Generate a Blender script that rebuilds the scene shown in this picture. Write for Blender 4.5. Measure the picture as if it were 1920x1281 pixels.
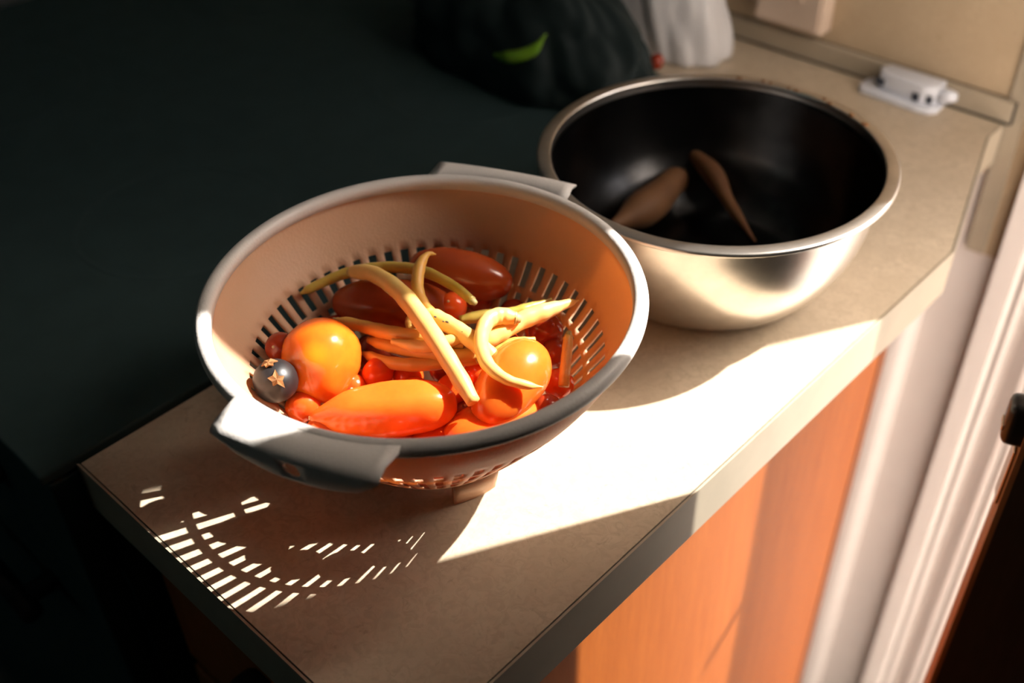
import bpy, bmesh, math, random
from mathutils import Vector, Matrix, noise

for o in list(bpy.data.objects):
    bpy.data.objects.remove(o, do_unlink=True)
S = bpy.context.scene
C = S.collection
PI = math.pi

# ------------------------------------------------------------------ camera
cd = bpy.data.cameras.new('camera')
cam = bpy.data.objects.new('camera', cd)
C.objects.link(cam)
R = ((0.7282311, 0.6849811, -0.0219173), (-0.4233175, 0.4747361, 0.7716398), (-0.5389636, 0.5526541, -0.6356820))
M = Matrix(((R[0][0], R[1][0], -R[2][0], 0.4022180), (R[0][1], R[1][1], -R[2][1], -0.3370846),
            (R[0][2], R[1][2], -R[2][2], 0.5186513), (0, 0, 0, 1)))
cam.matrix_world = M
cd.sensor_fit = 'HORIZONTAL'
cd.sensor_width = 36
cd.lens = 2028.33 / 1920 * 36
cd.clip_start = 0.01
cd.dof.use_dof = True
cd.dof.focus_distance = 0.645
cd.dof.aperture_fstop = 4.0
S.camera = cam

# ------------------------------------------------------------------ world, sun, exposure
w = bpy.data.worlds.new('sky')
S.world = w
w.use_nodes = True
bg = w.node_tree.nodes['Background']

AZ = math.radians(-118.7)        # direction the sunlight travels in plan
EL = math.radians(45.5)
sd = bpy.data.lights.new('sun', 'SUN')
sd.energy = 14.5
sd.angle = math.radians(0.53)
sd.color = (1.0, 0.95, 0.88)
sun = bpy.data.objects.new('sun', sd)
C.objects.link(sun)
dv = Vector((math.cos(AZ) * math.cos(EL), math.sin(AZ) * math.cos(EL), -math.sin(EL)))
sun.rotation_euler = dv.to_track_quat('-Z', 'Y').to_euler()
sun.location = -dv * 6
sky = w.node_tree.nodes.new('ShaderNodeTexSky')
sky.sky_type = 'NISHITA'
sky.sun_disc = False
sky.sun_elevation = EL
sky.sun_rotation = math.radians(28.7)
sky.air_density = 1.0
sky.dust_density = 6.0
sky.ozone_density = 1.0
w.node_tree.links.new(sky.outputs[0], bg.inputs[0])
bg.inputs[1].default_value = 0.45

# dim teal fill lamp, added to lift the blacks; no window stands there
wd = bpy.data.lights.new('teal_fill', 'AREA')
wd.shape = 'RECTANGLE'; wd.size = 0.9; wd.size_y = 0.8
wd.energy = 0.8
wd.color = (0.55, 1.0, 1.0)
wl = bpy.data.objects.new('teal_fill', wd)
C.objects.link(wl)
wl.location = (-1.2, -2.35, 0.7)
wl.rotation_euler = (math.radians(90), 0, 0)

S.view_settings.view_transform = 'Standard'
S.view_settings.look = 'None'
S.view_settings.exposure = 0.0
S.view_settings.gamma = 1.0
S.view_settings.use_curve_mapping = False

# ------------------------------------------------------------------ materials
def nmat(name):
    m = bpy.data.materials.new(name)
    m.use_nodes = True
    nt = m.node_tree
    return m, nt, nt.nodes['Principled BSDF']

def mixcol(nt, fac, a, b):
    n = nt.nodes.new('ShaderNodeMix')
    n.data_type = 'RGBA'
    if fac is not None:
        nt.links.new(fac, n.inputs[0])
    for i, c in ((6, a), (7, b)):
        if isinstance(c, tuple):
            n.inputs[i].default_value = (*c, 1)
        else:
            nt.links.new(c, n.inputs[i])
    return n.outputs[2]

def noise_fac(nt, scale, detail=4, lo=0.35, hi=0.65, stretch=(1, 1, 1), rough=0.55, dist=0.0):
    tc = nt.nodes.new('ShaderNodeTexCoord')
    mp = nt.nodes.new('ShaderNodeMapping')
    mp.inputs['Scale'].default_value = stretch
    nz = nt.nodes.new('ShaderNodeTexNoise')
    nz.inputs['Scale'].default_value = scale
    nz.inputs['Detail'].default_value = detail
    nz.inputs['Roughness'].default_value = rough
    nz.inputs['Distortion'].default_value = dist
    mr = nt.nodes.new('ShaderNodeMapRange')
    mr.inputs[1].default_value = lo
    mr.inputs[2].default_value = hi
    nt.links.new(tc.outputs['Object'], mp.inputs[0])
    nt.links.new(mp.outputs[0], nz.inputs['Vector'])
    nt.links.new(nz.outputs[0], mr.inputs[0])
    return mr.outputs[0]

def bump(nt, b, fac, strength, dist=0.001):
    n = nt.nodes.new('ShaderNodeBump')
    n.inputs['Strength'].default_value = strength
    n.inputs['Distance'].default_value = dist
    nt.links.new(fac, n.inputs['Height'])
    nt.links.new(n.outputs[0], b.inputs['Normal'])

def simple(name, col, rough=0.5, metal=0.0, var=0.12, scale=30, spec=0.5, bumps=0.0, bscale=400, sss=0.0, coat=0.0):
    m, nt, b = nmat(name)
    f = noise_fac(nt, scale)
    c2 = tuple(min(1, c * (1 - var)) for c in col)
    nt.links.new(mixcol(nt, f, c2, col), b.inputs['Base Color'])
    b.inputs['Roughness'].default_value = rough
    b.inputs['Metallic'].default_value = metal
    b.inputs['Specular IOR Level'].default_value = spec
    b.inputs['Coat Weight'].default_value = coat
    if sss:
        b.inputs['Subsurface Weight'].default_value = sss
        b.inputs['Subsurface Radius'].default_value = (0.008, 0.003, 0.001)
        b.inputs['Subsurface Scale'].default_value = 1.0
    if bumps:
        bump(nt, b, noise_fac(nt, bscale, 3), bumps)
    return m

def laminate(name, a, b_, c_):
    m, nt, b = nmat(name)
    f1 = noise_fac(nt, 22, 6, 0.35, 0.65, dist=0.6)
    f2 = noise_fac(nt, 130, 6, 0.42, 0.62, dist=1.4)
    f3 = noise_fac(nt, 60, 8, 0.60, 0.66, rough=0.7, dist=2.0)
    c = mixcol(nt, f1, a, b_)
    c = mixcol(nt, f2, c, tuple((x + y) / 2 * 1.06 for x, y in zip(a, c_)))
    mu = nt.nodes.new('ShaderNodeMath'); mu.operation = 'MULTIPLY'; mu.inputs[1].default_value = 0.45
    nt.links.new(f3, mu.inputs[0])
    c = mixcol(nt, mu.outputs[0], c, c_)
    nt.links.new(c, b.inputs['Base Color'])
    b.inputs['Roughness'].default_value = 0.42
    b.inputs['Specular IOR Level'].default_value = 0.35
    return m

def wood(name, a, b_, rough=0.35, grain=(18, 18, 1.2), scale=6):
    m, nt, b = nmat(name)
    f1 = noise_fac(nt, scale, 5, 0.3, 0.7, grain, dist=0.8)
    f2 = noise_fac(nt, scale * 7, 4, 0.35, 0.7, grain)
    c = mixcol(nt, f1, a, b_)
    mu = nt.nodes.new('ShaderNodeMath'); mu.operation = 'MULTIPLY'; mu.inputs[1].default_value = 0.35
    nt.links.new(f2, mu.inputs[0])
    c = mixcol(nt, mu.outputs[0], c, tuple(x * 0.7 for x in b_))
    nt.links.new(c, b.inputs['Base Color'])
    b.inputs['Roughness'].default_value = rough
    b.inputs['Specular IOR Level'].default_value = 0.2
    bump(nt, b, f2, 0.06)
    return m

def glow_tinted_plastic():
    m, nt, b = nmat('glow_tinted_plastic')
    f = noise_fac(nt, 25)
    nt.links.new(mixcol(nt, f, (0.70, 0.455, 0.295), (0.74, 0.495, 0.33)), b.inputs['Base Color'])  # orange bounce glow put into the body's base colour; the rim stays grey
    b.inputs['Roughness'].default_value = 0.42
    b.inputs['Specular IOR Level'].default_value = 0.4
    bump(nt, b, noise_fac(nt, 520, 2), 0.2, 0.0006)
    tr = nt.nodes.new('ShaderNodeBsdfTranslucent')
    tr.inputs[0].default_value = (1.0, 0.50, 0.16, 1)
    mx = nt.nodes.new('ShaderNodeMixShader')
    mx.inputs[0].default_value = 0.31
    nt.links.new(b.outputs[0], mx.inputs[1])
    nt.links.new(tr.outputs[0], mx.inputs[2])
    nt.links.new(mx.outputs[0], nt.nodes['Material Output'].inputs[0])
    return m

def fruit(name, a, b_, scale=40, rough=0.2, sss=0.25, lo=0.35, hi=0.65):
    m, nt, b = nmat(name)
    f = noise_fac(nt, scale, 3, lo, hi)
    nt.links.new(mixcol(nt, f, a, b_), b.inputs['Base Color'])
    b.inputs['Roughness'].default_value = rough
    b.inputs['Specular IOR Level'].default_value = 0.5
    b.inputs['Subsurface Weight'].default_value = sss
    b.inputs['Subsurface Radius'].default_value = (0.012, 0.006, 0.002)
    b.inputs['Subsurface Scale'].default_value = 1.0
    return m

MAT = dict(
    counter=laminate('tan_laminate', (0.60, 0.495, 0.365), (0.53, 0.435, 0.315), (0.32, 0.25, 0.17)),
    wallpanel=laminate('tan_wall_laminate', (0.55, 0.43, 0.29), (0.48, 0.37, 0.245), (0.38, 0.28, 0.18)),
    band=simple('cream_edge_laminate', (0.42, 0.355, 0.265), 0.4, var=0.08),
    core=simple('dark_core', (0.03, 0.028, 0.024), 0.7),
    seam=simple('brown_seam', (0.16, 0.12, 0.08), 0.8),
    white=simple('white_gloss_paint', (0.77, 0.71, 0.67), 0.22, var=0.03, spec=0.5),
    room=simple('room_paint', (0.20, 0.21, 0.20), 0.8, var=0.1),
    ceiling=simple('ceiling_paint', (0.82, 0.82, 0.80), 0.9, var=0.03),
    floor=simple('dark_floor', (0.10, 0.11, 0.10), 0.6, var=0.3),
    ground=simple('paving', (0.45, 0.42, 0.38), 0.8, var=0.2, scale=4),
    wood=wood('orange_oak', (0.43, 0.120, 0.022), (0.36, 0.092, 0.016), 0.5),
    woodedge=wood('brown_oak_edge', (0.26, 0.075, 0.02), (0.20, 0.055, 0.015)),
    doorwood=wood('dark_door', (0.075, 0.066, 0.055), (0.055, 0.048, 0.040), 0.5),
    dooredge=wood('door_edge', (0.55, 0.30, 0.15), (0.45, 0.22, 0.10), 0.5),
    plastic=glow_tinted_plastic(),
    rimplastic=simple('rim_plastic', (0.66, 0.62, 0.585), 0.38, var=0.05, spec=0.4, bumps=0.12, bscale=520),
    steel=simple('brushed_steel', (0.80, 0.75, 0.69), 0.28, 1.0, var=0.12, scale=60),
    shadedsteel=simple('dim_reflection_steel', (0.10, 0.10, 0.10), 0.25, 1.0, var=0.7, scale=18),  # dark room reflections put into the bowl's inner colour, with random mottling
    blackglass=simple('black_glass', (0.035, 0.060, 0.060), 0.6, spec=0.1),
    ring=simple('burner_mark', (0.040, 0.066, 0.066), 0.6, spec=0.1),
    blackbag=simple('black_plastic_film', (0.018, 0.028, 0.028), 0.55, spec=0.15),
    whitebag=simple('white_plastic_film', (0.66, 0.66, 0.67), 0.4, var=0.06, spec=0.4),
    device=simple('white_device_plastic', (0.70, 0.73, 0.80), 0.35, var=0.04),
    hole=simple('dark_opening', (0.04, 0.05, 0.07), 0.6),
    plate=simple('outlet_plate', (0.60, 0.47, 0.37), 0.45, var=0.05),
    blackmetal=simple('black_metal', (0.02, 0.02, 0.02), 0.3, spec=0.6),
    chrome=simple('dull_chrome', (0.6, 0.5, 0.4), 0.25, 1.0),
    orange=fruit('orange_skin', (0.84, 0.15, 0.014), (0.88, 0.18, 0.02), sss=0.7),
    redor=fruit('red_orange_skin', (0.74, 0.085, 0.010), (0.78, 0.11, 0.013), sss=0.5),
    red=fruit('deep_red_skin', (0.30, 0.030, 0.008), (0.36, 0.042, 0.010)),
    shadedplum=fruit('shaded_red_skin', (0.34, 0.050, 0.010), (0.40, 0.066, 0.013)),  # dark red skin taken darker still, shade at the back put into its colour
    purple=fruit('black_purple_skin', (0.012, 0.011, 0.012), (0.02, 0.017, 0.018), rough=0.42, sss=0.0),
    calyx=simple('dry_calyx', (0.33, 0.14, 0.04), 0.8, var=0.5, scale=200),
    scar=simple('pale_scar', (0.75, 0.55, 0.30), 0.7),
    bean=fruit('wax_bean', (0.80, 0.50, 0.15), (0.84, 0.56, 0.19), 60, 0.35, 0.2),
    beandull=fruit('ripe_wax_bean', (0.68, 0.36, 0.075), (0.73, 0.42, 0.10), 60, 0.4, 0.2),
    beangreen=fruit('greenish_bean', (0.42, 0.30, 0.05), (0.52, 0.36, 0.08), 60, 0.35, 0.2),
    beantip=simple('bean_stem', (0.55, 0.42, 0.16), 0.6, var=0.3),
    dirt=simple('dirt', (0.06, 0.04, 0.025), 0.9),
    green=fruit('green_pepper_skin', (0.16, 0.34, 0.02), (0.22, 0.42, 0.03), rough=0.3),
    tan=fruit('tan_pod', (0.13, 0.05, 0.014), (0.17, 0.07, 0.02), rough=0.7),
)

# big tomato: orange with a yellow-green patch on the shoulder
def big_tomato_mat():
    m, nt, b = nmat('orange_yellow_skin')
    tc = nt.nodes.new('ShaderNodeTexCoord')
    d = nt.nodes.new('ShaderNodeVectorMath'); d.operation = 'DISTANCE'
    _q = (Vector((-0.0317, -0.0627, 0.066)) - Vector((-0.0572, -0.0377, 0.097))).to_track_quat('Z', 'Y')
    d.inputs[1].default_value = _q.inverted() @ (Vector((-0.0338, -0.0621, 0.0988)) - Vector((-0.04445, -0.0502, 0.0815)))
    nt.links.new(tc.outputs['Object'], d.inputs[0])
    mr = nt.nodes.new('ShaderNodeMapRange'); mr.interpolation_type = 'SMOOTHSTEP'
    mr.inputs[1].default_value = 0.002; mr.inputs[2].default_value = 0.012
    mr.inputs[3].default_value = 1.0; mr.inputs[4].default_value = 0.0
    nt.links.new(d.outputs['Value'], mr.inputs[0])
    base = mixcol(nt, noise_fac(nt, 45, 3), (0.82, 0.14, 0.010), (0.86, 0.185, 0.014))
    nt.links.new(mixcol(nt, mr.outputs[0], base, (0.68, 0.28, 0.015)), b.inputs['Base Color'])
    b.inputs['Roughness'].default_value = 0.18
    b.inputs['Subsurface Weight'].default_value = 0.6
    b.inputs['Subsurface Radius'].default_value = (0.012, 0.006, 0.002)
    b.inputs['Subsurface Scale'].default_value = 1.0
    return m
MAT['bigtom'] = big_tomato_mat()

# ------------------------------------------------------------------ helpers
def tag(o, label=None, cat=None, group=None, kind=None):
    if label: o['label'] = label
    if cat: o['category'] = cat
    if group: o['group'] = group
    if kind: o['kind'] = kind
    return o

def empty(name, loc=(0, 0, 0)):
    o = bpy.data.objects.new(name, None)
    o.empty_display_size = 0.02
    o.location = loc
    C.objects.link(o)
    return o

def mesh_obj(name, bm, mat, parent=None, smooth=True, loc=None):
    bmesh.ops.recalc_face_normals(bm, faces=bm.faces)
    me = bpy.data.meshes.new(name)
    bm.to_mesh(me); bm.free()
    me.materials.append(MAT[mat])
    if smooth:
        for p in me.polygons: p.use_smooth = True
    o = bpy.data.objects.new(name, me)
    C.objects.link(o)
    if loc is not None: o.location = loc
    if parent is not None: o.parent = parent
    return o

def box(bm, x0, x1, y0, y1, z0, z1, bev=0.0):
    vs = [bm.verts.new((x, y, z)) for x in (x0, x1) for y in (y0, y1) for z in (z0, z1)]
    idx = ((0, 1, 3, 2), (4, 6, 7, 5), (0, 4, 5, 1), (2, 3, 7, 6), (0, 2, 6, 4), (1, 5, 7, 3))
    fs = [bm.faces.new([vs[i] for i in f]) for f in idx]
    if bev:
        es = list({e for f in fs for e in f.edges})
        bmesh.ops.bevel(bm, geom=es, offset=bev, segments=3, profile=0.5, affect='EDGES')
    return bm

def boxobj(name, dims, mat, parent=None, bev=0.0, smooth=False):
    return mesh_obj(name, box(bmesh.new(), *dims, bev), mat, parent, smooth)

def prism(bm, pts, z0, z1):
    a = [bm.verts.new((x, y, z0)) for x, y in pts]
    b = [bm.verts.new((x, y, z1)) for x, y in pts]
    bm.faces.new(a[::-1]); bm.faces.new(b)
    n = len(pts)
    for i in range(n):
        bm.faces.new((a[i], a[(i + 1) % n], b[(i + 1) % n], b[i]))
    return bm

def lathe(bm, prof, seg=96, a0=0.0, a1=2 * PI, closed=False, skip=None):
    full = abs(a1 - a0 - 2 * PI) < 1e-6
    n = seg if full else seg + 1
    rings = []
    for i in range(n):
        a = a0 + (a1 - a0) * i / seg
        rings.append([bm.verts.new((r * math.cos(a), r * math.sin(a), z)) for r, z in prof])
    m = len(prof)
    for i in range(seg):
        A, B = rings[i], rings[(i + 1) % n]
        for j in range(m if closed else m - 1):
            if skip and skip(i, j): continue
            k = (j + 1) % m
            bm.faces.new((A[j], B[j], B[k], A[k]))
    if closed and not full:
        bm.faces.new(rings[0]); bm.faces.new(rings[-1][::-1])
    return rings

def smooth_path(pts, sub=8):
    P = [Vector(p) for p in pts]
    P = [P[0] * 2 - P[1]] + P + [P[-1] * 2 - P[-2]]
    out = []
    for i in range(1, len(P) - 2):
        for k in range(sub):
            t = k / sub
            a, b, c, d = P[i - 1], P[i], P[i + 1], P[i + 2]
            out.append(0.5 * ((2 * b) + (c - a) * t + (2 * a - 5 * b + 4 * c - d) * t * t + (3 * b - a - 3 * c + d) * t ** 3))
    out.append(P[-2].copy())
    return out

def tube(bm, path, rad, seg=12, flat=1.0, cap=True):
    """path: list of Vectors; rad: function of t in 0..1"""
    n = len(path)
    up = Vector((0, 0, 1))
    rings = []
    for i, p in enumerate(path):
        t = (path[min(i + 1, n - 1)] - path[max(i - 1, 0)]).normalized()
        s = t.cross(up)
        if s.length < 1e-4: s = Vector((1, 0, 0))
        s.normalize()
        u = s.cross(t).normalized()
        r = rad(i / (n - 1))
        rings.append([bm.verts.new(p + s * (r * flat * math.cos(2 * PI * k / seg)) + u * (r * math.sin(2 * PI * k / seg))) for k in range(seg)])
    for a, b in zip(rings, rings[1:]):
        for k in range(seg):
            bm.faces.new((a[k], a[(k + 1) % seg], b[(k + 1) % seg], b[k]))
    if cap:
        bm.faces.new(rings[0][::-1]); bm.faces.new(rings[-1])
    return bm

def interp(pts, t):
    for (t0, v0), (t1, v1) in zip(pts, pts[1:]):
        if t <= t1:
            k = (t - t0) / (t1 - t0)
            k = k * k * (3 - 2 * k)
            return v0 + (v1 - v0) * k
    return pts[-1][1]

# ------------------------------------------------------------------ the setting
FZ, CZ = -1.10, 1.75            # floor and ceiling heights (counter top is z = 0)
WY = 0.690                      # face of the back wall
XL, XR, YF = -2.4, 2.2, -2.4
DX0, DX1, DZ = 0.348, 1.17, 1.42  # doorway
bm = box(bmesh.new(), XL, XR, YF, WY + 0.14, FZ - 0.05, FZ)
tag(mesh_obj('floor', bm, 'floor', smooth=False), 'dark kitchen floor in shadow below the counter', 'floor', kind='structure')
bm = box(bmesh.new(), XL, XR, YF, WY + 0.14, CZ, CZ + 0.05)
tag(mesh_obj('ceiling', bm, 'ceiling', smooth=False), 'plain dim kitchen ceiling', 'ceiling', kind='structure')
bm = bmesh.new()
box(bm, XL, DX0, WY, WY + 0.14, FZ, CZ)
box(bm, DX1, XR, WY, WY + 0.14, FZ, CZ)
box(bm, DX0, DX1, WY, WY + 0.14, DZ, CZ)
wall_back = tag(mesh_obj('wall_back', bm, 'white', smooth=False), 'white painted back wall behind the counter with a doorway', 'wall', kind='structure')
for nm, dims in (('wall_left', (XL - 0.05, XL, YF, WY + 0.14, FZ, CZ)), ('wall_right', (XR, XR + 0.05, YF, WY + 0.14, FZ, CZ)),
                 ('wall_front', (XL, XR, YF - 0.05, YF, FZ, CZ))):
    tag(boxobj(nm, dims, 'room'), 'dim painted kitchen ' + nm.replace('_', ' '), 'wall', kind='structure')
tag(boxobj('ground', (-5, 9, WY + 0.14, 12, FZ - 0.15, FZ - 0.1), 'ground'), 'sunlit paving outside the kitchen door', 'ground', kind='structure')

# tan laminate panel on the wall above (and a little below) the counter
wp = bmesh.new()
box(wp, XL, 0.098, WY - 0.004, WY, -0.02, 0.50)
boxobj('wall_panel', (XL, 0.088, WY - 0.004, WY + 0.001, -0.02, 0.50), 'wallpanel', wall_back); wp.free()
boxobj('wall_panel_return', (0.108, 0.128, WY - 0.003, WY + 0.001, -0.152, 0.50), 'wallpanel', wall_back)
boxobj('wall_panel_edge', (0.088, 0.108, WY - 0.007, WY + 0.001, -0.152, 0.50), 'band', wall_back, 0.0015)
t1 = boxobj('trim_1', (XL, 0.0975, 0.6785, WY - 0.003, -0.0005, 0.0225), 'band', None, 0.002)
boxobj('caulk_seam', (XL, 0.0965, 0.6770, 0.6790, -0.0004, 0.0016), 'core', t1)
boxobj('caulk_seam', (0.0972, 0.0985, 0.6785, 0.6835, -0.0004, 0.0226), 'core', t1)
boxobj('caulk_seam', (XL, 0.088, WY - 0.0052, WY - 0.0025, 0.0222, 0.0236), 'seam', t1)
tag(t1, 'narrow tan backsplash lip along the back of the counter', 'trim', kind='structure')

# white moulded door casing: vertical strips of differing depth
trim = empty('trim_2', (0.2, WY, FZ))
tag(trim, 'white gloss moulded casing beside the doorway', 'trim', kind='structure')
def strip(name, prof, z0=FZ, z1=DZ + 0.1):
    bm = bmesh.new()
    prism(bm, prof, z0, z1)
    o = mesh_obj(name, bm, 'white', None, False)
    o.parent = trim; o.matrix_parent_inverse = Matrix.Translation((-0.2, -WY, -FZ))
    return o
def half_round(x0, x1, d, n=10):
    pts = [(x0, WY)]
    for i in range(n + 1):
        a = PI - PI * i / n
        pts.append(((x0 + x1) / 2 + (x1 - x0) / 2 * math.cos(a), WY - d * (0.25 + 0.75 * math.sin(a))))
    return pts + [(x1, WY)]
strip('casing_band', [(0.128, WY), (0.128, WY - 0.022), (0.150, WY - 0.022), (0.154, WY - 0.016), (0.154, WY)])
strip('casing_bead', half_round(0.154, 0.166, 0.018))
strip('casing_cove', [(0.166, WY), (0.166, WY - 0.010), (0.172, WY - 0.012), (0.180, WY - 0.020), (0.190, WY - 0.026), (0.196, WY - 0.026), (0.196, WY)])
strip('casing_bead', half_round(0.196, 0.214, 0.024))
strip('casing_board', [(0.214, WY), (0.214, WY - 0.014), (0.300, WY - 0.018), (DX0, WY - 0.016), (DX0, WY)])
# unseen hook added to the casing to cast a slanting shadow on the oak
_b = bmesh.new()
tube(_b, smooth_path([Vector((0.298, WY - 0.016, 0.134)), Vector((0.312, WY - 0.028, 0.136)), Vector((0.340, WY - 0.029, 0.150)), Vector((0.366, WY - 0.030, 0.166))], 6), lambda t: 0.0062 - 0.0022 * t, 10)
_o = mesh_obj('shadow_hook', _b, 'blackmetal'); _o.parent = trim; _o.matrix_parent_inverse = Matrix.Translation((-0.2, -WY, -FZ))
# rounded white corner post and flat board on the wall under the counter
strip('corner_post', half_round(0.018, 0.062, 0.020), FZ, -0.050)

# ------------------------------------------------------------------ open door on the right
EX, EY = 0.277, 0.306
HX, HY = 1.160, 0.655
dl = math.hypot(HX - EX, HY - EY)
door = empty('door_1', (HX, HY, FZ))
door.rotation_euler = (0, 0, math.atan2(EY - HY, EX - HX))
tag(door, 'dark wooden door standing open at the right edge of the picture', 'door', kind='structure')
# local x runs from the hinge to the free edge, local +y towards the camera side
boxobj('door_leaf', (0, dl - 0.004, 0.004, 0.026, 0.01, DZ - FZ - 0.01), 'doorwood', door)
boxobj('door_edge', (dl - 0.004, dl, 0.004, 0.026, 0.01, DZ - FZ - 0.01), 'dooredge', door)
boxobj('door_back_bounce', (0, dl, 0.0, 0.004, 0.01, DZ - FZ - 0.01), 'white', door)  # unseen white face, added to bounce sunlight onto the casing and wall
zl = -FZ - 0.008
lat = boxobj('latch', (dl - 0.012, dl + 0.014, 0.001, 0.024, zl - 0.018, zl + 0.018), 'blackmetal', door, 0.006, True)
boxobj('latch_plate', (dl - 0.001, dl + 0.0025, 0.005, 0.022, zl - 0.075, zl - 0.022), 'chrome', door, 0.001)
boxobj('latch_bolt', (dl + 0.002, dl + 0.015, 0.006, 0.019, zl - 0.008, zl - 0.003), 'chrome', lat, 0.001)

# ------------------------------------------------------------------ worktop
EDX, FRY = 0.1552, -0.175
outline = [(-0.168, FRY), (EDX, FRY), (EDX, 0.443), (0.093, 0.645), (0.093, 0.678), (-1.9, 0.678), (-1.9, 0.545), (-0.168, 0.545)]
def inset(pts, d):
    out = []
    n = len(pts)
    for i in range(n):
        p0, p1, p2 = Vector(pts[i - 1]), Vector(pts[i]), Vector(pts[(i + 1) % n])
        a = (p1 - p0).normalized(); b = (p2 - p1).normalized()
        na, nb = Vector((-a.y, a.x)), Vector((-b.y, b.x))
        k = (na + nb); k = k / max(1e-6, k.dot(na)) if k.length > 1e-6 else na
        out.append(tuple(p1 + k * d))
    return out
wt = empty('worktop', (0, 0, -0.043))
tag(wt, 'tan mottled laminate kitchen worktop with a clipped far corner', 'worktop')
def under(o, root):
    o.parent = root; o.matrix_parent_inverse = Matrix.Translation(-Vector(root.location)); return o
under(mesh_obj('core', prism(bmesh.new(), inset(outline, 0.0016), -0.0425, -0.0012), 'core', None, False), wt)
under(mesh_obj('laminate_top', prism(bmesh.new(), inset(outline, 0.0024), -0.0012, 0.0), 'counter', None, False), wt)
ins = inset(outline, 0.0016)
for i in (0, 1, 2, 3):
    (x0, y0), (x1, y1) = outline[i], outline[i + 1]
    (x2, y2), (x3, y3) = ins[i + 1], ins[i]
    under(mesh_obj('edge_band', prism(bmesh.new(), [(x0, y0), (x1, y1), (x2, y2), (x3, y3)], -0.043, -0.0004), 'band', None, False), wt)

# ------------------------------------------------------------------ base cabinet
CX = 0.117
cab = empty('base_cabinet', (-0.3, 0.15, FZ))
tag(cab, 'orange oak base cabinet under the worktop', 'cabinet')
under(boxobj('body', (-0.164, CX - 0.018, -0.13, 0.435, FZ + 0.1, -0.0435), 'wood'), cab)
under(boxobj('end_panel', (CX - 0.018, CX, -0.135, 0.440, FZ, -0.0435), 'wood'), cab)
under(boxobj('edge_strip', (CX - 0.016, CX + 0.0012, 0.440, 0.453, FZ, -0.0435), 'woodedge', None, 0.0008), cab)
under(boxobj('plinth', (-0.164, CX - 0.018, -0.08, 0.42, FZ, FZ + 0.1), 'core'), cab)
x0 = -0.160
d = under(boxobj('door', (x0, CX - 0.02, -0.150, -0.131, FZ + 0.12, -0.25), 'wood', None, 0.003), cab)
dr = under(boxobj('drawer', (x0, CX - 0.02, -0.150, -0.131, -0.235, -0.06), 'wood', None, 0.003), cab)
for par, zz in ((d, -0.30), (dr, -0.147)):
    kb = boxobj('knob', (-0.045, -0.015, -0.172, -0.150, zz - 0.015, zz + 0.015), 'blackmetal', None, 0.006, True)
    kb.parent = par

# ------------------------------------------------------------------ black range beside the worktop
RX0, RX1, RY0, RY1 = -0.95, -0.170, -0.200, 0.543
ct = empty('kitchen_range', (-0.56, 0.24, FZ))
tag(ct, 'black kitchen range with glass cooktop in the dark left of the worktop', 'range')
under(boxobj('body', (RX0, RX1, RY0 + 0.03, RY1, FZ, -0.006), 'blackglass'), ct)
under(boxobj('glass_top', (RX0, RX1, RY0, RY1, -0.006, 0.003), 'blackglass', None, 0.002), ct)
for x, y, r in ((-0.37, 0.04, 0.09), (-0.75, 0.04, 0.11), (-0.37, 0.40, 0.10), (-0.75, 0.38, 0.08)):
    bm = bmesh.new()
    lathe(bm, [(r, 0.003), (r, 0.0034), (r - 0.004, 0.0034), (r - 0.004, 0.003)], 48)
    o = mesh_obj('burner_ring', bm, 'ring', None, False)
    o.location = (x, y, 0)
    under(o, ct)
under(boxobj('control_panel', (RX0, RX1, RY0 + 0.004, RY0 + 0.03, -0.12, -0.008), 'blackglass', None, 0.003), ct)
for k in range(4):
    bm = bmesh.new()
    lathe(bm, [(0.0, 0.022), (0.014, 0.022), (0.018, 0.018), (0.019, 0.0)], 24)
    bmesh.ops.remove_doubles(bm, verts=bm.verts, dist=1e-6)
    o = mesh_obj('knob', bm, 'blackmetal', None)
    o.location = (RX0 + 0.12 + k * 0.18, RY0 + 0.004, -0.064); o.rotation_euler = (PI / 2, 0, 0)
    under(o, ct)
od = under(boxobj('oven_door', (RX0 + 0.01, RX1 - 0.01, RY0 + 0.006, RY0 + 0.03, FZ + 0.2, -0.13), 'blackglass', None, 0.004), ct)
bm = bmesh.new(); tube(bm, [Vector((RX0 + 0.08, RY0 - 0.025, -0.19)), Vector((RX1 - 0.08, RY0 - 0.025, -0.19))], lambda t: 0.009, 12)
hb = mesh_obj('handle', bm, 'blackmetal', None); hb.parent = od
for x in (RX0 + 0.10, RX1 - 0.10):
    o = boxobj('bracket', (x - 0.008, x + 0.008, RY0 - 0.025, RY0 + 0.008, -0.196, -0.184), 'blackmetal', None, 0.002); o.parent = od

# ------------------------------------------------------------------ colander
SEG = 240
prof = [(0.0, 0.014), (0.020, 0.014), (0.036, 0.0145), (0.050, 0.017), (0.058, 0.0215), (0.0645, 0.028), (0.0705, 0.035), (0.0755, 0.0410), (0.0795, 0.0460), (0.0835, 0.0508),
        (0.0865, 0.0545), (0.0905, 0.0597), (0.0950, 0.0655), (0.0970, 0.0682), (0.0998, 0.0718), (0.1040, 0.0770), (0.1075, 0.0820), (0.1105, 0.0864),
        (0.1140, 0.0920), (0.1165, 0.0965), (0.1200, 0.1020), (0.1235, 0.1090), (0.1262, 0.1160), (0.1280, 0.1230), (0.1290, 0.1290)]
SLOT = {6, 7, 8, 10, 11, 12, 14, 15, 16}          # profile segments that carry slots
def slot_skip(i, j):
    if j in SLOT: return i % 4 in (0, 1)
    if j in (2, 4): return i % 12 in (0, 1, 2)
    return False
cl = empty('colander', (0, 0, 0))
tag(cl, 'pale plastic colander with slotted sides holding tomatoes and wax beans', 'colander')
bm = bmesh.new()
lathe(bm, prof, SEG, skip=slot_skip)
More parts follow.
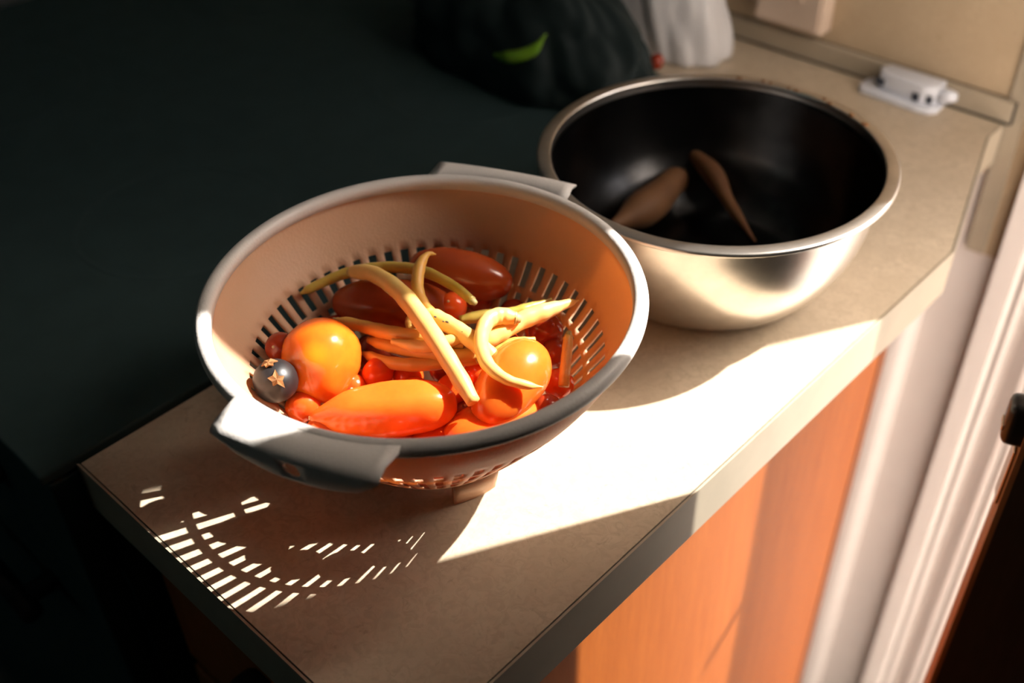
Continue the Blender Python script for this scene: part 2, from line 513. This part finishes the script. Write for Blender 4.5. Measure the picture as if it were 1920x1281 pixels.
bmesh.ops.remove_doubles(bm, verts=bm.verts, dist=1e-5)
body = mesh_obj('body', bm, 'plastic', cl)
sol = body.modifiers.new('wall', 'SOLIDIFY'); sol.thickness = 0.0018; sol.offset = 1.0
bm = bmesh.new()
lathe(bm, [(0.1255, 0.124), (0.1258, 0.1290), (0.1272, 0.1314), (0.1295, 0.1322), (0.1325, 0.1318), (0.1345, 0.1300),
           (0.1352, 0.1280), (0.1350, 0.1256), (0.1345, 0.1244), (0.1335, 0.1246), (0.1333, 0.1270), (0.1320, 0.1285), (0.1290, 0.1290), (0.1285, 0.1240)], SEG, closed=True)
mesh_obj('rim', bm, 'rimplastic', cl)

def handle(ang):
    """wide flange with a drooping skirt and a hanging hole; built along local +x then turned"""
    bm = bmesh.new()
    HW = 0.050
    def width(z):            # skirt narrows a little towards its lower edge
        return HW - 1.05 * max(0, 0.127 - z)
    S_ = [-1, -0.86, -0.66, -0.44, -0.22, 0.22, 0.44, 0.66, 0.86, 1]
    prof_h = [(None, 0.1318), (0.1395, 0.1314), (0.1440, 0.1305), (0.1468, 0.1288), (0.1478, 0.1268), (0.1462, 0.1152), (0.1455, 0.1134), (0.1442, 0.1124)]
    grid = []
    for s in S_:
        col = []
        for r, z in prof_h:
            y = s * width(z)
            droop = 0.003 * (1 - s * s) if z < 0.116 else 0.0
            if r is None: x = math.sqrt(0.1315 ** 2 - y * y)
            else: x = r + 0.003 * (1 - s * s)
            col.append(bm.verts.new((x, y, z - droop)))
        grid.append(col)
    for a in range(len(S_) - 1):
        for k in range(len(prof_h) - 1):
            if S_[a] == -0.22 and k == 4: continue
            bm.faces.new((grid[a][k], grid[a + 1][k], grid[a + 1][k + 1], grid[a][k + 1]))
    # panel with the round hole
    a = 4
    q = [grid[a][4], grid[a + 1][4], grid[a + 1][5], grid[a][5]]
    cen = sum((v.co for v in q), Vector()) / 4
    ring = []
    order = []
    N = 16
    for k in range(N):
        an = 2 * PI * k / N + PI / 4
        dy, dz = math.cos(an), math.sin(an)
        ring.append(bm.verts.new((cen.x + dz * 0.0003, cen.y + dy * 0.0052, cen.z + 0.0004 + dz * 0.0052)))
    corner = {N // 8 * 0: None}
    # corners in angular order: +y+z, -y+z, -y-z, +y-z
    cs = [q[1], q[0], q[3], q[2]]
    for c in range(4):
        s0 = c * 4
        for k in range(4):
            i0, i1 = (s0 + k) % N, (s0 + k + 1) % N
            if k < 2: bm.faces.new((cs[c], ring[i0], ring[i1]))
            else: bm.faces.new((cs[(c + 1) % 4], ring[i0], ring[i1]))
        bm.faces.new((cs[c], ring[(s0 + 2) % N], cs[(c + 1) % 4]))
    # end cheeks back to the wall of the body
    for col, s in ((grid[0], -1), (grid[-1], 1)):
        y = col[0].co.y
        yl = col[-1].co.y
        low = bm.verts.new((math.sqrt(0.1282 ** 2 - yl * yl), yl, 0.1150))
        up = bm.verts.new((math.sqrt(0.1305 ** 2 - y * y), y, 0.1270))
        bm.faces.new([col[0], up, low] + col[:0:-1])
    bmesh.ops.remove_doubles(bm, verts=bm.verts, dist=1e-6)
    bmesh.ops.triangulate(bm, faces=[f for f in bm.faces if len(f.verts) > 4])
    o = mesh_obj('handle', bm, 'rimplastic', cl)
    o.rotation_euler = (0, 0, ang)
    so = o.modifiers.new('wall', 'SOLIDIFY'); so.thickness = 0.0022; so.offset = -1
    o.data.polygons.foreach_set('use_smooth', [True] * len(o.data.polygons))
    return o
for a in (-70, 113): handle(math.radians(a))
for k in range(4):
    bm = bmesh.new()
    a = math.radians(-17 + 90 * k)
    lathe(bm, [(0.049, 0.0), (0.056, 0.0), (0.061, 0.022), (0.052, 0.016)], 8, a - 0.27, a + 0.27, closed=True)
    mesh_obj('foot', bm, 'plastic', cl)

# ------------------------------------------------------------------ steel bowl
BX, BY = 0.0148, 0.2851
bo = empty('mixing_bowl', (BX, BY, 0))
tag(bo, 'large stainless steel mixing bowl standing behind the colander', 'bowl')
bp = [(0.0, 0.0025), (0.055, 0.0020), (0.070, 0.0005), (0.0780, 0.0012), (0.0850, 0.0042), (0.0915, 0.0090), (0.0975, 0.0160), (0.1030, 0.0240), (0.1078, 0.0320),
      (0.1118, 0.0400), (0.1150, 0.0480), (0.1176, 0.0560), (0.1200, 0.0660), (0.1218, 0.0780), (0.1232, 0.0900), (0.1240, 0.1010), (0.1246, 0.1050)]
bm = bmesh.new()
lathe(bm, bp, 128)
bmesh.ops.remove_doubles(bm, verts=bm.verts, dist=1e-5)
b_ = mesh_obj('body', bm, 'steel', bo)
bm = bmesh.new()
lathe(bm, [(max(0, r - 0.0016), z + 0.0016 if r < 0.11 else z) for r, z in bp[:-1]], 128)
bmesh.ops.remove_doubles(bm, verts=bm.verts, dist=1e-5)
mesh_obj('inner_surface', bm, 'shadedsteel', bo)
bm = bmesh.new()
lathe(bm, [(0.1236, 0.1046), (0.1239, 0.1074), (0.1246, 0.1082), (0.1256, 0.1084), (0.1290, 0.1083), (0.1324, 0.1080), (0.1336, 0.1077), (0.1344, 0.1068), (0.1344, 0.1050), (0.1336, 0.1044), (0.1330, 0.1050), (0.1328, 0.1062), (0.1252, 0.1066), (0.1246, 0.1048)], 128, closed=True)
mesh_obj('rim', bm, 'steel', bo)

rr = random.Random(9)
for k in range(9):
    a = math.radians(rr.uniform(60, 140)); q = rr.uniform(0.1250, 0.1290)
    bm = bmesh.new(); bmesh.ops.create_icosphere(bm, subdivisions=1, radius=rr.uniform(0.0012, 0.0024))
    o = mesh_obj('food_crumb', bm, 'calyx', bo)
    o.location = (q * math.cos(a), q * math.sin(a), 0.1086); o.scale = (1.6, 1.0, 0.45); o.rotation_euler = (0, 0, rr.uniform(0, 3))

# ------------------------------------------------------------------ vegetables
def veg_mesh(L, Rm, prof, lobes=0, lob=0.0, seed=0, rough=0.03, nu=28, nv=18):
    """fruit along local z from -L/2 to L/2; prof = radius factors along 0..1"""
    bm = bmesh.new()
    rings = []
    for j in range(1, nv):
        t = (1 - math.cos(PI * j / nv)) / 2
        r = Rm * interp(prof, t) * math.sqrt(max(0, 1 - (2 * t - 1) ** 2)) ** 0.8
        ring = []
        for i in range(nu):
            a = 2 * PI * i / nu
            k = 1 + lob * math.cos(lobes * a + seed) * math.sin(PI * t)
            p = Vector((math.cos(a), math.sin(a), (t - 0.5) * 2))
            k *= 1 + rough * noise.noise(p * 1.6 + Vector((seed * 7.1, seed * 3.3, seed)))
            ring.append(bm.verts.new((r * k * math.cos(a), r * k * math.sin(a), (t - 0.5) * L)))
        rings.append(ring)
    a = bm.verts.new((0, 0, -L / 2)); b = bm.verts.new((0, 0, L / 2))
    for i in range(nu):
        n = (i + 1) % nu
        bm.faces.new((a, rings[0][n], rings[0][i]))
        bm.faces.new((b, rings[-1][i], rings[-1][n]))
        for r0, r1 in zip(rings, rings[1:]):
            bm.faces.new((r0[i], r0[n], r1[n], r1[i]))
    return bm

def star(bm, r, n=5, h=0.002, base=0.0):
    c = bm.verts.new((0, 0, base + h * 0.6)); c2 = bm.verts.new((0, 0, base - h * 0.2))
    vs, vl = [], []
    irr = random.Random(int(r * 1e5))
    for i in range(2 * n):
        a = PI * i / n
        k = r * irr.uniform(0.5, 1.2) if i % 2 == 0 else r * irr.uniform(0.38, 0.6)
        z = base + (-h * 0.8 + (0.0016 if i % 4 == 0 else 0)) if i % 2 == 0 else base + h * 0.3
        vs.append(bm.verts.new((k * math.cos(a), k * math.sin(a), z + h * 0.3)))
        vl.append(bm.verts.new((k * math.cos(a), k * math.sin(a), z - h * 0.1)))
    for i in range(2 * n):
        j = (i + 1) % (2 * n)
        bm.faces.new((c, vs[i], vs[j])); bm.faces.new((c2, vl[j], vl[i])); bm.faces.new((vs[i], vl[i], vl[j], vs[j]))

def place(o, A, B, spin=0.0):
    A, B = Vector(A), Vector(B)
    q = (B - A).to_track_quat('Z', 'Y')
    o.rotation_mode = 'QUATERNION'
    o.rotation_quaternion = q @ Matrix.Rotation(spin, 3, 'Z').to_quaternion()
    o.location = (A + B) / 2

PLUM = [(0, 0.92), (0.3, 1.0), (0.7, 1.0), (1, 0.95)]
def plum(name, A, B, r, mat, label, cat='tomato', prof=PLUM, lobes=0, lob=0.0, seed=1, group=None, scar=True, calyx=False):
    A, B = Vector(A), Vector(B)
    L = (B - A).length
    root = empty(name, (0, 0, 0))
    place(root, A, B)
    tag(root, label, cat, group)
    mesh_obj('skin', veg_mesh(L, r, prof, lobes, lob, seed), mat, root)
    if scar:
        bm = bmesh.new(); lathe(bm, [(0.0, 0.0006), (0.0012, 0.0004), (0.0015, -0.0006)], 8)
        bmesh.ops.remove_doubles(bm, verts=bm.verts, dist=1e-6)
        o = mesh_obj('blossom_scar', bm, 'scar', root); o.location = (0, 0, L / 2)
    if calyx:
        bm = bmesh.new(); star(bm, 0.008)
        o = mesh_obj('calyx', bm, 'calyx', root, False); o.location = (0, 0, -L / 2 - 0.0006); o.rotation_euler = (PI, 0, 0)
    return root

plum('heart_tomato', (-0.0590, -0.0360, 0.0992), (-0.0299, -0.0644, 0.0638), 0.0248, 'bigtom',
     'large orange tomato with a yellow-green patch, upright in the colander', prof=[(0, 0.9), (0.25, 1.05), (0.55, 1.0), (0.85, 0.86), (1, 0.8)], lobes=3, lob=0.035, seed=2)
plum('long_tomato', (0.0452, -0.0193, 0.080), (-0.0165, -0.0835, 0.0735), 0.0168, 'orange',
     'long orange plum tomato lying along the near rim, pointed to the left', prof=[(0, 1.15), (0.12, 1.12), (0.35, 1.0), (0.7, 0.92), (1, 0.55)], lobes=4, lob=0.05, seed=3)
plum('plum_tomato', (0.0615, -0.0178, 0.073), (0.0563, 0.0420, 0.092), 0.0190, 'orange',
     'plump orange plum tomato leaning under the hooked bean, on the right', prof=[(0, 0.85), (0.3, 0.95), (0.75, 1.08), (1, 1.05)], seed=4)
plum('plum_tomato', (0.0489, -0.0350, 0.064), (0.0745, 0.0239, 0.060), 0.0160, 'orange',
     'orange plum tomato mostly hidden behind the near rim, lowest on the right', seed=5)
plum('plum_tomato', (-0.0741, 0.0530, 0.088), (-0.0125, 0.0900, 0.078), 0.0170, 'shadedplum',
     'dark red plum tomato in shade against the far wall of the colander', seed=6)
plum('plum_tomato', (-0.0930, -0.0020, 0.076), (-0.0194, 0.0440, 0.079), 0.0190, 'shadedplum',
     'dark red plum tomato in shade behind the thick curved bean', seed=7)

# black fruit with a dry star calyx by the near handle
blk = empty('black_tomato', (-0.0440, -0.0850, 0.0880))
tag(blk, 'small blackish tomato with dry brown star calyx by the near handle', 'tomato')
mesh_obj('skin', veg_mesh(0.026, 0.0135, PLUM, seed=8), 'purple', blk)
for d_, r_, sp in (((0.75, -0.35, 0.75), 0.0058, 0.2), ((-0.1, -0.1, 1.0), 0.0062, 0.9)):
    bm = bmesh.new(); star(bm, r_, 5, 0.0022)
    o = mesh_obj('calyx', bm, 'calyx', blk, False)
    v = Vector(d_).normalized()
    o.rotation_mode = 'QUATERNION'; o.rotation_quaternion = v.to_track_quat('Z', 'Y') @ Matrix.Rotation(sp, 3, 'Z').to_quaternion()
    o.location = v * 0.0138

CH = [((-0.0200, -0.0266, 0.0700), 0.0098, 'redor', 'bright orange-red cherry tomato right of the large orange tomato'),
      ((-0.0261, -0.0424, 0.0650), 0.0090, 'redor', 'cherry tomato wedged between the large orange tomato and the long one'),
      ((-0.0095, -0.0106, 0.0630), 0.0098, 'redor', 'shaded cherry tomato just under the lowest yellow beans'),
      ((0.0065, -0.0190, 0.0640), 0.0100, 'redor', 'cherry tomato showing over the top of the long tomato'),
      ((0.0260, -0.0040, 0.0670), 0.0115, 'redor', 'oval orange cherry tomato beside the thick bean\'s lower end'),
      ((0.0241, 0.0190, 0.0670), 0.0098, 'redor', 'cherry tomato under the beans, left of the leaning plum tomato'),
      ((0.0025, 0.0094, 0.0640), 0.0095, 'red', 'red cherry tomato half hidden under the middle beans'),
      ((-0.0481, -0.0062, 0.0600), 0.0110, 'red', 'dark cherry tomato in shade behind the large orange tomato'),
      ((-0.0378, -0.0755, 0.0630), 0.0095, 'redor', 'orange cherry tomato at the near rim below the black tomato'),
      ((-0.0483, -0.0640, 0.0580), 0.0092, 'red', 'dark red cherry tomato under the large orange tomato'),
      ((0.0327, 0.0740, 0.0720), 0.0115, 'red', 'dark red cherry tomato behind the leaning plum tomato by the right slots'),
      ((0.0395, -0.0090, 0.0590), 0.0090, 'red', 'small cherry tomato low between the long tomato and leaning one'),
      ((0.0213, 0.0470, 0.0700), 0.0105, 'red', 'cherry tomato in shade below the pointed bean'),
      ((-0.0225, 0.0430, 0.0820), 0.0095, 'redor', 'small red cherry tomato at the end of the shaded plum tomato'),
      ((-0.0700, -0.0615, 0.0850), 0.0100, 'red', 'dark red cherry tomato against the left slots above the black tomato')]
cherry0 = None
for k, (p, r, mt, lb) in enumerate(CH):
    root = empty('cherry_tomato', p)
    tag(root, lb, 'tomato', 'cherry tomatoes in the colander')
    rnd = random.Random(k)
    root.rotation_euler = (rnd.uniform(-1, 1), rnd.uniform(-1, 1), rnd.uniform(0, 6))
    mesh_obj('skin', veg_mesh(r * 2.06, r, PLUM, seed=k + 20, nu=20, nv=14), mt, root)
    bm = bmesh.new(); lathe(bm, [(0.0, 0.0005), (0.0009, 0.0003), (0.0011, -0.0005)], 8)
    bmesh.ops.remove_doubles(bm, verts=bm.verts, dist=1e-6)
    o = mesh_obj('blossom_scar', bm, 'scar', root); o.location = (0, 0, r * 1.03)
# lower cherry tomatoes, some glimpsed; those behind the slots added to block sun
LOWER = {(0.043, 5): 'cherry tomato peeking out just above the near rim right of the long tomato',
         (0.082, 0): 'sliver of dark cherry tomato at the top left of the large orange tomato',
         (0.082, 3): 'cherry tomato half under the large orange tomato at the near left rim',
         (0.082, 4): 'cherry tomato hidden but for its top at the long tomato\'s pointed end',
         (0.066, 1): 'dark cherry tomato glimpsed in the gap under the left end of the stacked beans',
         (0.043, 2): 'dark cherry tomato glimpsed between the stacked beans and the bright cherry tomato',
         (0.082, 5): 'added sun-blocking cherry tomato behind the wall slots below the near handle',
         (0.082, 6): 'added sun-blocking cherry tomato behind the outer slots right of the near handle',
         (0.082, 7): 'added sun-blocking cherry tomato behind the outer slots above the visible foot',
         (0.082, 8): 'added sun-blocking cherry tomato behind the outer slots right of the visible foot',
         (0.082, 10): 'cherry tomato low at the near rim right of the leaning plum tomato',
         (0.082, 11): 'cherry tomato at the foot of the short upright bean',
         (0.082, 12): 'dark cherry tomato just left of the short upright bean\'s top',
         (0.082, 13): 'cherry tomato glimpsed under the sharp tip of the pointed bean',
         (0.082, 14): 'shaded cherry tomato behind the hooked bean near the far slots',
         (0.082, 15): 'shaded cherry tomato below the far plum tomato\'s right end'}
rnd = random.Random(4)
n = 0
for ring_r, cnt, zz in ((0.066, 14, 0.047), (0.043, 9, 0.044), (0.082, 19, 0.064)):
    for k in range(cnt):
        if (ring_r, k) not in LOWER: continue          # the rest are out of sight
        a = 2 * PI * k / cnt + ring_r * 40
        root = empty('cherry_tomato', (ring_r * math.cos(a), ring_r * math.sin(a), zz + (0.005 if k in (6, 7) and ring_r > 0.08 else 0.0) + rnd.uniform(-.002, .002)))
        tag(root, LOWER[(ring_r, k)], 'tomato', 'lower layer of cherry tomatoes')
        root.rotation_euler = (rnd.uniform(-1, 1), rnd.uniform(-1, 1), 0)
        r = 0.0112 if k in (6, 7) and ring_r > 0.08 else 0.0098
        mesh_obj('skin', veg_mesh(r * 2.04, r, PLUM, seed=k + 50, nu=14, nv=10), rnd.choice(('red', 'redor')), root)

for a_, lb in ((-128, 'added sun-blocking plum tomato at the bottom left, glimpsed under the large orange tomato'),  # low plum tomatoes added to stop sun passing the lower slots
               (-80, 'added sun-blocking plum tomato behind the outer slots under the near handle'),
               (-32, 'added sun-blocking plum tomato seen through the outer slots above the visible foot'),
               (16, 'added sun-blocking plum tomato at the bottom below the leaning plum tomato')):
    a = math.radians(a_)
    c = Vector((0.054 * math.cos(a), 0.054 * math.sin(a), 0.050)); t = Vector((-math.sin(a), math.cos(a), 0))
    plum('plum_tomato', c - t * 0.027, c + t * 0.027, 0.0175, 'redor', lb, seed=a_ % 17, group='plum tomatoes added low to block sun')

BEANS = [
 ('a', [[-0.0842, 0.0107, 0.098], [-0.066, 0.0144, 0.103], [-0.0325, 0.009, 0.107], [0.0043, -0.0033, 0.107], [0.0351, -0.0133, 0.101], [0.0601, -0.0199, 0.09]],
  [(0, .0042), (.06, .0054), (.5, .0068), (.9, .0060), (1, .0046)], 'bean', 'thick yellow wax bean arching across the front of the pile'),
 ('b', [[-0.0407, 0.0478, 0.113], [-0.0424, 0.0424, 0.115], [-0.0395, 0.0323, 0.112], [-0.0298, 0.0207, 0.106], [-0.0179, 0.0155, 0.1], [-0.0014, 0.0161, 0.095]],
  [(0, .0005), (.12, .0014), (.45, .0046), (.7, .0046), (1, .0036)], 'beandull', 'tan wax bean with a curled thin tip standing up'),
 ('p', [[-0.0102, 0.0111, 0.101], [0.0059, 0.0127, 0.1], [0.0237, 0.0136, 0.098], [0.0388, 0.0143, 0.094], [0.0531, 0.0165, 0.088]],
  [(0, .0042), (.1, .0058), (.6, .0062), (1, .0048)], 'bean', 'dirt-speckled pale wax bean in the middle of the pile'),
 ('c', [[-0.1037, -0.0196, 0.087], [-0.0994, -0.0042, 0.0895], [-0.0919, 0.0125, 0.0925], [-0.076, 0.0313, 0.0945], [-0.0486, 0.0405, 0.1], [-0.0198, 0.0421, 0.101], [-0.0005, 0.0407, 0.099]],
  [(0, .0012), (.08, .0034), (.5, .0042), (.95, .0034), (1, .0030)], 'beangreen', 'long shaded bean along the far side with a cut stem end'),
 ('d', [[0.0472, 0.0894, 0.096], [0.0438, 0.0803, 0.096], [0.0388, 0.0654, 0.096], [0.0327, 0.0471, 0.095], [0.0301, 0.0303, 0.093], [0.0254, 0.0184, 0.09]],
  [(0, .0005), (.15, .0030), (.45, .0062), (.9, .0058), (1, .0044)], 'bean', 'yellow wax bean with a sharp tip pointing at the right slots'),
 ('e', [[0.0354, 0.0434, 0.102], [0.0278, 0.0361, 0.104], [0.0272, 0.0254, 0.105], [0.0365, 0.0112, 0.104], [0.0511, 0.0008, 0.102], [0.066, 0.0001, 0.099], [0.0771, 0.0064, 0.096], [0.0838, 0.0144, 0.093]],
  [(0, .0042), (.1, .0058), (.5, .0050), (.85, .0030), (1, .0005)], 'bean', 'hooked yellow wax bean curling over the leaning plum tomato'),
 ('f', [[-0.0655, -0.0197, 0.085], [-0.0458, -0.0145, 0.087], [-0.0251, -0.0097, 0.09], [-0.0017, 0.0008, 0.092], [0.0181, 0.014, 0.09]],
  [(0, .0018), (.1, .0040), (.5, .0050), (1, .0046)], 'beandull', 'uppermost of the stacked yellow beans right of the large orange tomato'),
 ('g', [[-0.0396, -0.0163, 0.08], [-0.0187, -0.0118, 0.083], [0.0034, -0.0045, 0.086], [0.018, 0.0044, 0.086], [0.0277, 0.0204, 0.084]],
  [(0, .0022), (.12, .0042), (.5, .0050), (1, .0046)], 'beandull', 'middle of the stacked yellow beans right of the large orange tomato'),
 ('h', [[-0.0384, -0.0227, 0.074], [-0.0189, -0.0213, 0.077], [0.0012, -0.0122, 0.08], [0.0178, 0.0043, 0.082], [0.0272, 0.0207, 0.08]],
  [(0, .0016), (.12, .0038), (.5, .0046), (1, .0044)], 'beandull', 'lowest of the stacked yellow beans right of the large orange tomato'),
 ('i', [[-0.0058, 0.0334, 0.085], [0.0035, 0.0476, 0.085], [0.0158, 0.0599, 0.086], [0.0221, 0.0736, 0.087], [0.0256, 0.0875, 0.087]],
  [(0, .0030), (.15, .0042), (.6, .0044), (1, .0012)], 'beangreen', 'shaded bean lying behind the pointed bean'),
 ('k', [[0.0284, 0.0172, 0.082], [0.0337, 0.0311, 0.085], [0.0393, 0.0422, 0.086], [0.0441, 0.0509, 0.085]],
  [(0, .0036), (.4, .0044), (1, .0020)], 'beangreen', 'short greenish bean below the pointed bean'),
 ('l', [[-0.0165, -0.015, 0.091], [0.0038, -0.0087, 0.094], [0.0143, 0.0043, 0.096], [0.0197, 0.0175, 0.096]],
  [(0, .0020), (.3, .0044), (1, .0040)], 'bean', 'pale bean crossing beneath the thick arching bean'),
 ('j', [[0.0591, 0.066, 0.087], [0.0647, 0.058, 0.082], [0.0726, 0.047, 0.076], [0.0766, 0.0415, 0.071]],
  [(0, .0030), (.15, .0038), (1, .0040)], 'beandull', 'short bean standing against the right slots'),
 ('m', [[-0.0235, 0.0113, 0.094], [-0.0225, 0.0054, 0.091], [-0.018, 0.0026, 0.086]],
  [(0, .0026), (.4, .0034), (1, .0030)], 'beandull', 'bent bean end just left of the dirt-speckled bean'),
]
for key, pts, rp, mt, lb in BEANS:
    P = [Vector(p) for p in pts]
    cen = sum(P, Vector()) / len(P)
    root = empty('wax_bean', cen)
    tag(root, lb, 'bean', 'wax beans in the colander')
    path = [p - cen for p in smooth_path(P, 10)]
    bm = bmesh.new()
    seedn = len(pts) * 3.0
    tube(bm, path, lambda t: interp(rp, t) * (1 + 0.028 * math.sin(t * seedn * PI + len(lb))), 14, 0.88)
    mesh_obj('pod', bm, mt, root)
    if key in ('a', 'c', 'p', 'f', 'j', 'e', 'k'):        # stem end showing
        e0, e1 = (path[-1], path[-3]) if key == 'c' else (path[0], path[2])
        d = (e0 - e1).normalized()
        bm = bmesh.new()
        r0 = interp(rp, 1 if key == 'c' else 0)
        tube(bm, [e0 - d * 0.001, e0 + d * 0.0012, e0 + d * 0.0030, e0 + d * 0.0034], lambda t: interp([(0, r0 * 1.02), (.4, r0 * .7), (.9, r0 * .5), (1, r0 * .2)], t), 10)
        mesh_obj('stem_end', bm, 'beantip', root)
    if key == 'p':
        rr = random.Random(2)
        for k in range(9):
            p = path[2 + rr.randrange(18)]
            bm = bmesh.new(); bmesh.ops.create_icosphere(bm, subdivisions=1, radius=rr.uniform(.0005, .0011))
            o = mesh_obj('dirt_speck', bm, 'dirt', root)
            o.location = p + Vector((rr.uniform(-.003, .003), rr.uniform(-.004, 0), .0046)); o.scale = (1.4, 1, .5)

# ------------------------------------------------------------------ pale pods in the steel bowl
for nm, pts, rp, lb in (
    ('bean_pod', [(-0.055, 0.250, 0.028), (-0.055, 0.300, 0.024), (-0.062, 0.345, 0.024), (-0.060, 0.365, 0.026)], [(0, .004), (.3, .016), (.7, .012), (1, .004)], 'broad tan pod lying on the left inside the steel bowl'),
    ('bean_pod', [(-0.062, 0.372, 0.040), (-0.030, 0.358, 0.038), (0.000, 0.340, 0.030), (0.040, 0.318, 0.022)], [(0, .006), (.3, .009), (.7, .005), (1, .0015)], 'thin tan pod lying across the floor of the steel bowl')):
    P = [Vector(p) for p in pts]
    cen = sum(P, Vector()) / len(P)
    root = empty(nm, cen); tag(root, lb, 'pod', 'pods in the steel bowl')
    bm = bmesh.new(); path = [p - cen for p in smooth_path(P, 8)]
    tube(bm, path, lambda t: interp(rp, t), 14, 1.0)
    mesh_obj('pod', bm, 'tan', root)
    bm = bmesh.new(); d = (path[0] - path[1]).normalized()
    tube(bm, [path[0], path[0] + d * 0.004], lambda t: 0.003 - 0.001 * t, 8)
    mesh_obj('stem_end', bm, 'beantip', root)

# ------------------------------------------------------------------ bags and vegetables at the back
def bag(name, cx, cy, rx, ry, h, mat, label, folds, amp, seed, lean=(0, 0)):
    bm = bmesh.new()
    NU, NV = 120, 36
    rings = []
    for j in range(NV + 1):
        t = j / NV
        k = (1 - 0.12 * (1 - t) ** 6) * math.cos(t ** 1.7 * PI / 2) ** 0.55 if t < 1 else 0.0
        ring = []
        for i in range(NU):
            a = 2 * PI * i / NU
            q = Vector((math.cos(a) * 1.3, math.sin(a) * 1.3, t * 0.9 + seed))
            f = 1 + amp * (abs(noise.noise(q * folds)) * 2 - 0.6) + amp * 0.4 * noise.noise(q * folds * 2.7)
            ring.append(bm.verts.new((rx * k * f * math.cos(a) + lean[0] * t, ry * k * f * math.sin(a) + lean[1] * t, 0.001 + h * t * (0.9 + 0.1 * f))))
        rings.append(ring)
    for a, b in zip(rings, rings[1:]):
        for i in range(NU):
            bm.faces.new((a[i], a[(i + 1) % NU], b[(i + 1) % NU], b[i]))
    bm.faces.new(rings[0][::-1])
    bmesh.ops.remove_doubles(bm, verts=bm.verts, dist=1e-5)
    o = mesh_obj(name, bm, mat)
    o.location = (cx, cy, 0)
    return tag(o, label, 'bag')
bag('plastic_bag', -0.262, 0.612, 0.080, 0.052, 0.19, 'whitebag', 'white plastic bag with soft folds standing against the backsplash', 1.5, 0.10, 3.0, (-0.05, 0.0))
bb = bag('plastic_bag', -0.335, 0.455, 0.168, 0.070, 0.125, 'blackbag', 'black plastic bag slumped in the dark behind the bowl', 2.0, 0.14, 11.0, (-0.03, 0.02))
bb.location.z = 0.003

PEPPER = ((-0.3139, 0.392, 0.0487), (-0.2958, 0.394, 0.0534), (-0.2788, 0.403, 0.0621), (-0.2699, 0.412, 0.0781))
gp = empty('green_pepper', (-0.280, 0.400, 0.060)); tag(gp, 'curved green chilli pepper lying on the black bag', 'pepper')
pts = [Vector(v) - gp.location for v in PEPPER]
bm = bmesh.new(); tube(bm, smooth_path(pts, 8), lambda t: interp([(0, .004), (.2, .0062), (.6, .006), (1, .001)], t), 12)
mesh_obj('skin', bm, 'green', gp)
bm = bmesh.new(); tube(bm, [pts[0], pts[0] + Vector((-.006, -.002, .001))], lambda t: .0025 - .0008 * t, 8)
mesh_obj('stem', bm, 'green', gp)
plum('plum_tomato', (-0.231, 0.532, 0.021), (-0.217, 0.537, 0.019), 0.0085, 'red', 'small red tomato in the dark between the black and white bags', seed=31, calyx=True)

# ------------------------------------------------------------------ white bait station on the counter by the wall
dvc = empty('bait_station', (-0.005, 0.655, 0)); tag(dvc, 'small white plastic bait station on the counter against the backsplash', 'bait station')
def rounded(pts, bm, z0, z1):
    prism(bm, pts, z0, z1)
    es = [e for e in bm.edges]
    bmesh.ops.bevel(bm, geom=es, offset=0.0018, segments=2, profile=0.5, affect='EDGES')
    return bm
base_pts = [(-0.046, -0.004), (-0.040, -0.011), (0.022, -0.013), (0.034, -0.010), (0.040, -0.002), (0.038, 0.022), (-0.040, 0.022), (-0.046, 0.014)]
mesh_obj('base', rounded(base_pts, bmesh.new(), 0.0, 0.007), 'device', dvc)
top_pts = [(-0.026, -0.001), (0.022, -0.006), (0.034, 0.000), (0.034, 0.021), (-0.026, 0.021), (-0.032, 0.010)]
mesh_obj('housing', rounded(top_pts, bmesh.new(), 0.007, 0.026), 'device', dvc)
bm = bmesh.new(); tube(bm, [Vector((0.034, 0.010, 0.015)), Vector((0.044, 0.011, 0.016)), Vector((0.050, 0.012, 0.017))], lambda t: 0.009 - 0.005 * t, 14)
mesh_obj('nozzle', bm, 'device', dvc)
for x, y, z in ((-0.0295, 0.004, 0.013), (-0.024, -0.0018, 0.015), (0.016, -0.0060, 0.013), (0.029, -0.0030, 0.013)):
    boxobj('opening', (x - 0.0035, x + 0.0035, y - 0.0012, y + 0.001, z - 0.004, z + 0.004), 'hole', dvc, 0.0006)

# ------------------------------------------------------------------ outlet box on the wall
ob = empty('outlet_box', (-0.150, WY, 0.08)); tag(ob, 'beige surface-mounted outlet box on the tan wall above the backsplash lip', 'outlet')
boxobj('box', (-0.042, 0.040, -0.026, -0.003, -0.045, 0.075), 'plate', ob, 0.003)
boxobj('cover_plate', (-0.038, 0.036, -0.029, -0.026, -0.041, 0.071), 'plate', ob, 0.001)
for zz in (0.000, 0.040):
    sk = boxobj('socket', (-0.018, 0.016, -0.031, -0.029, zz - 0.013, zz + 0.013), 'plate', ob, 0.0008)
    for sx in (-0.008, 0.006):
        boxobj('slot', (sx - 0.001, sx + 0.001, -0.0316, -0.0308, zz - 0.005, zz + 0.005), 'hole', sk)
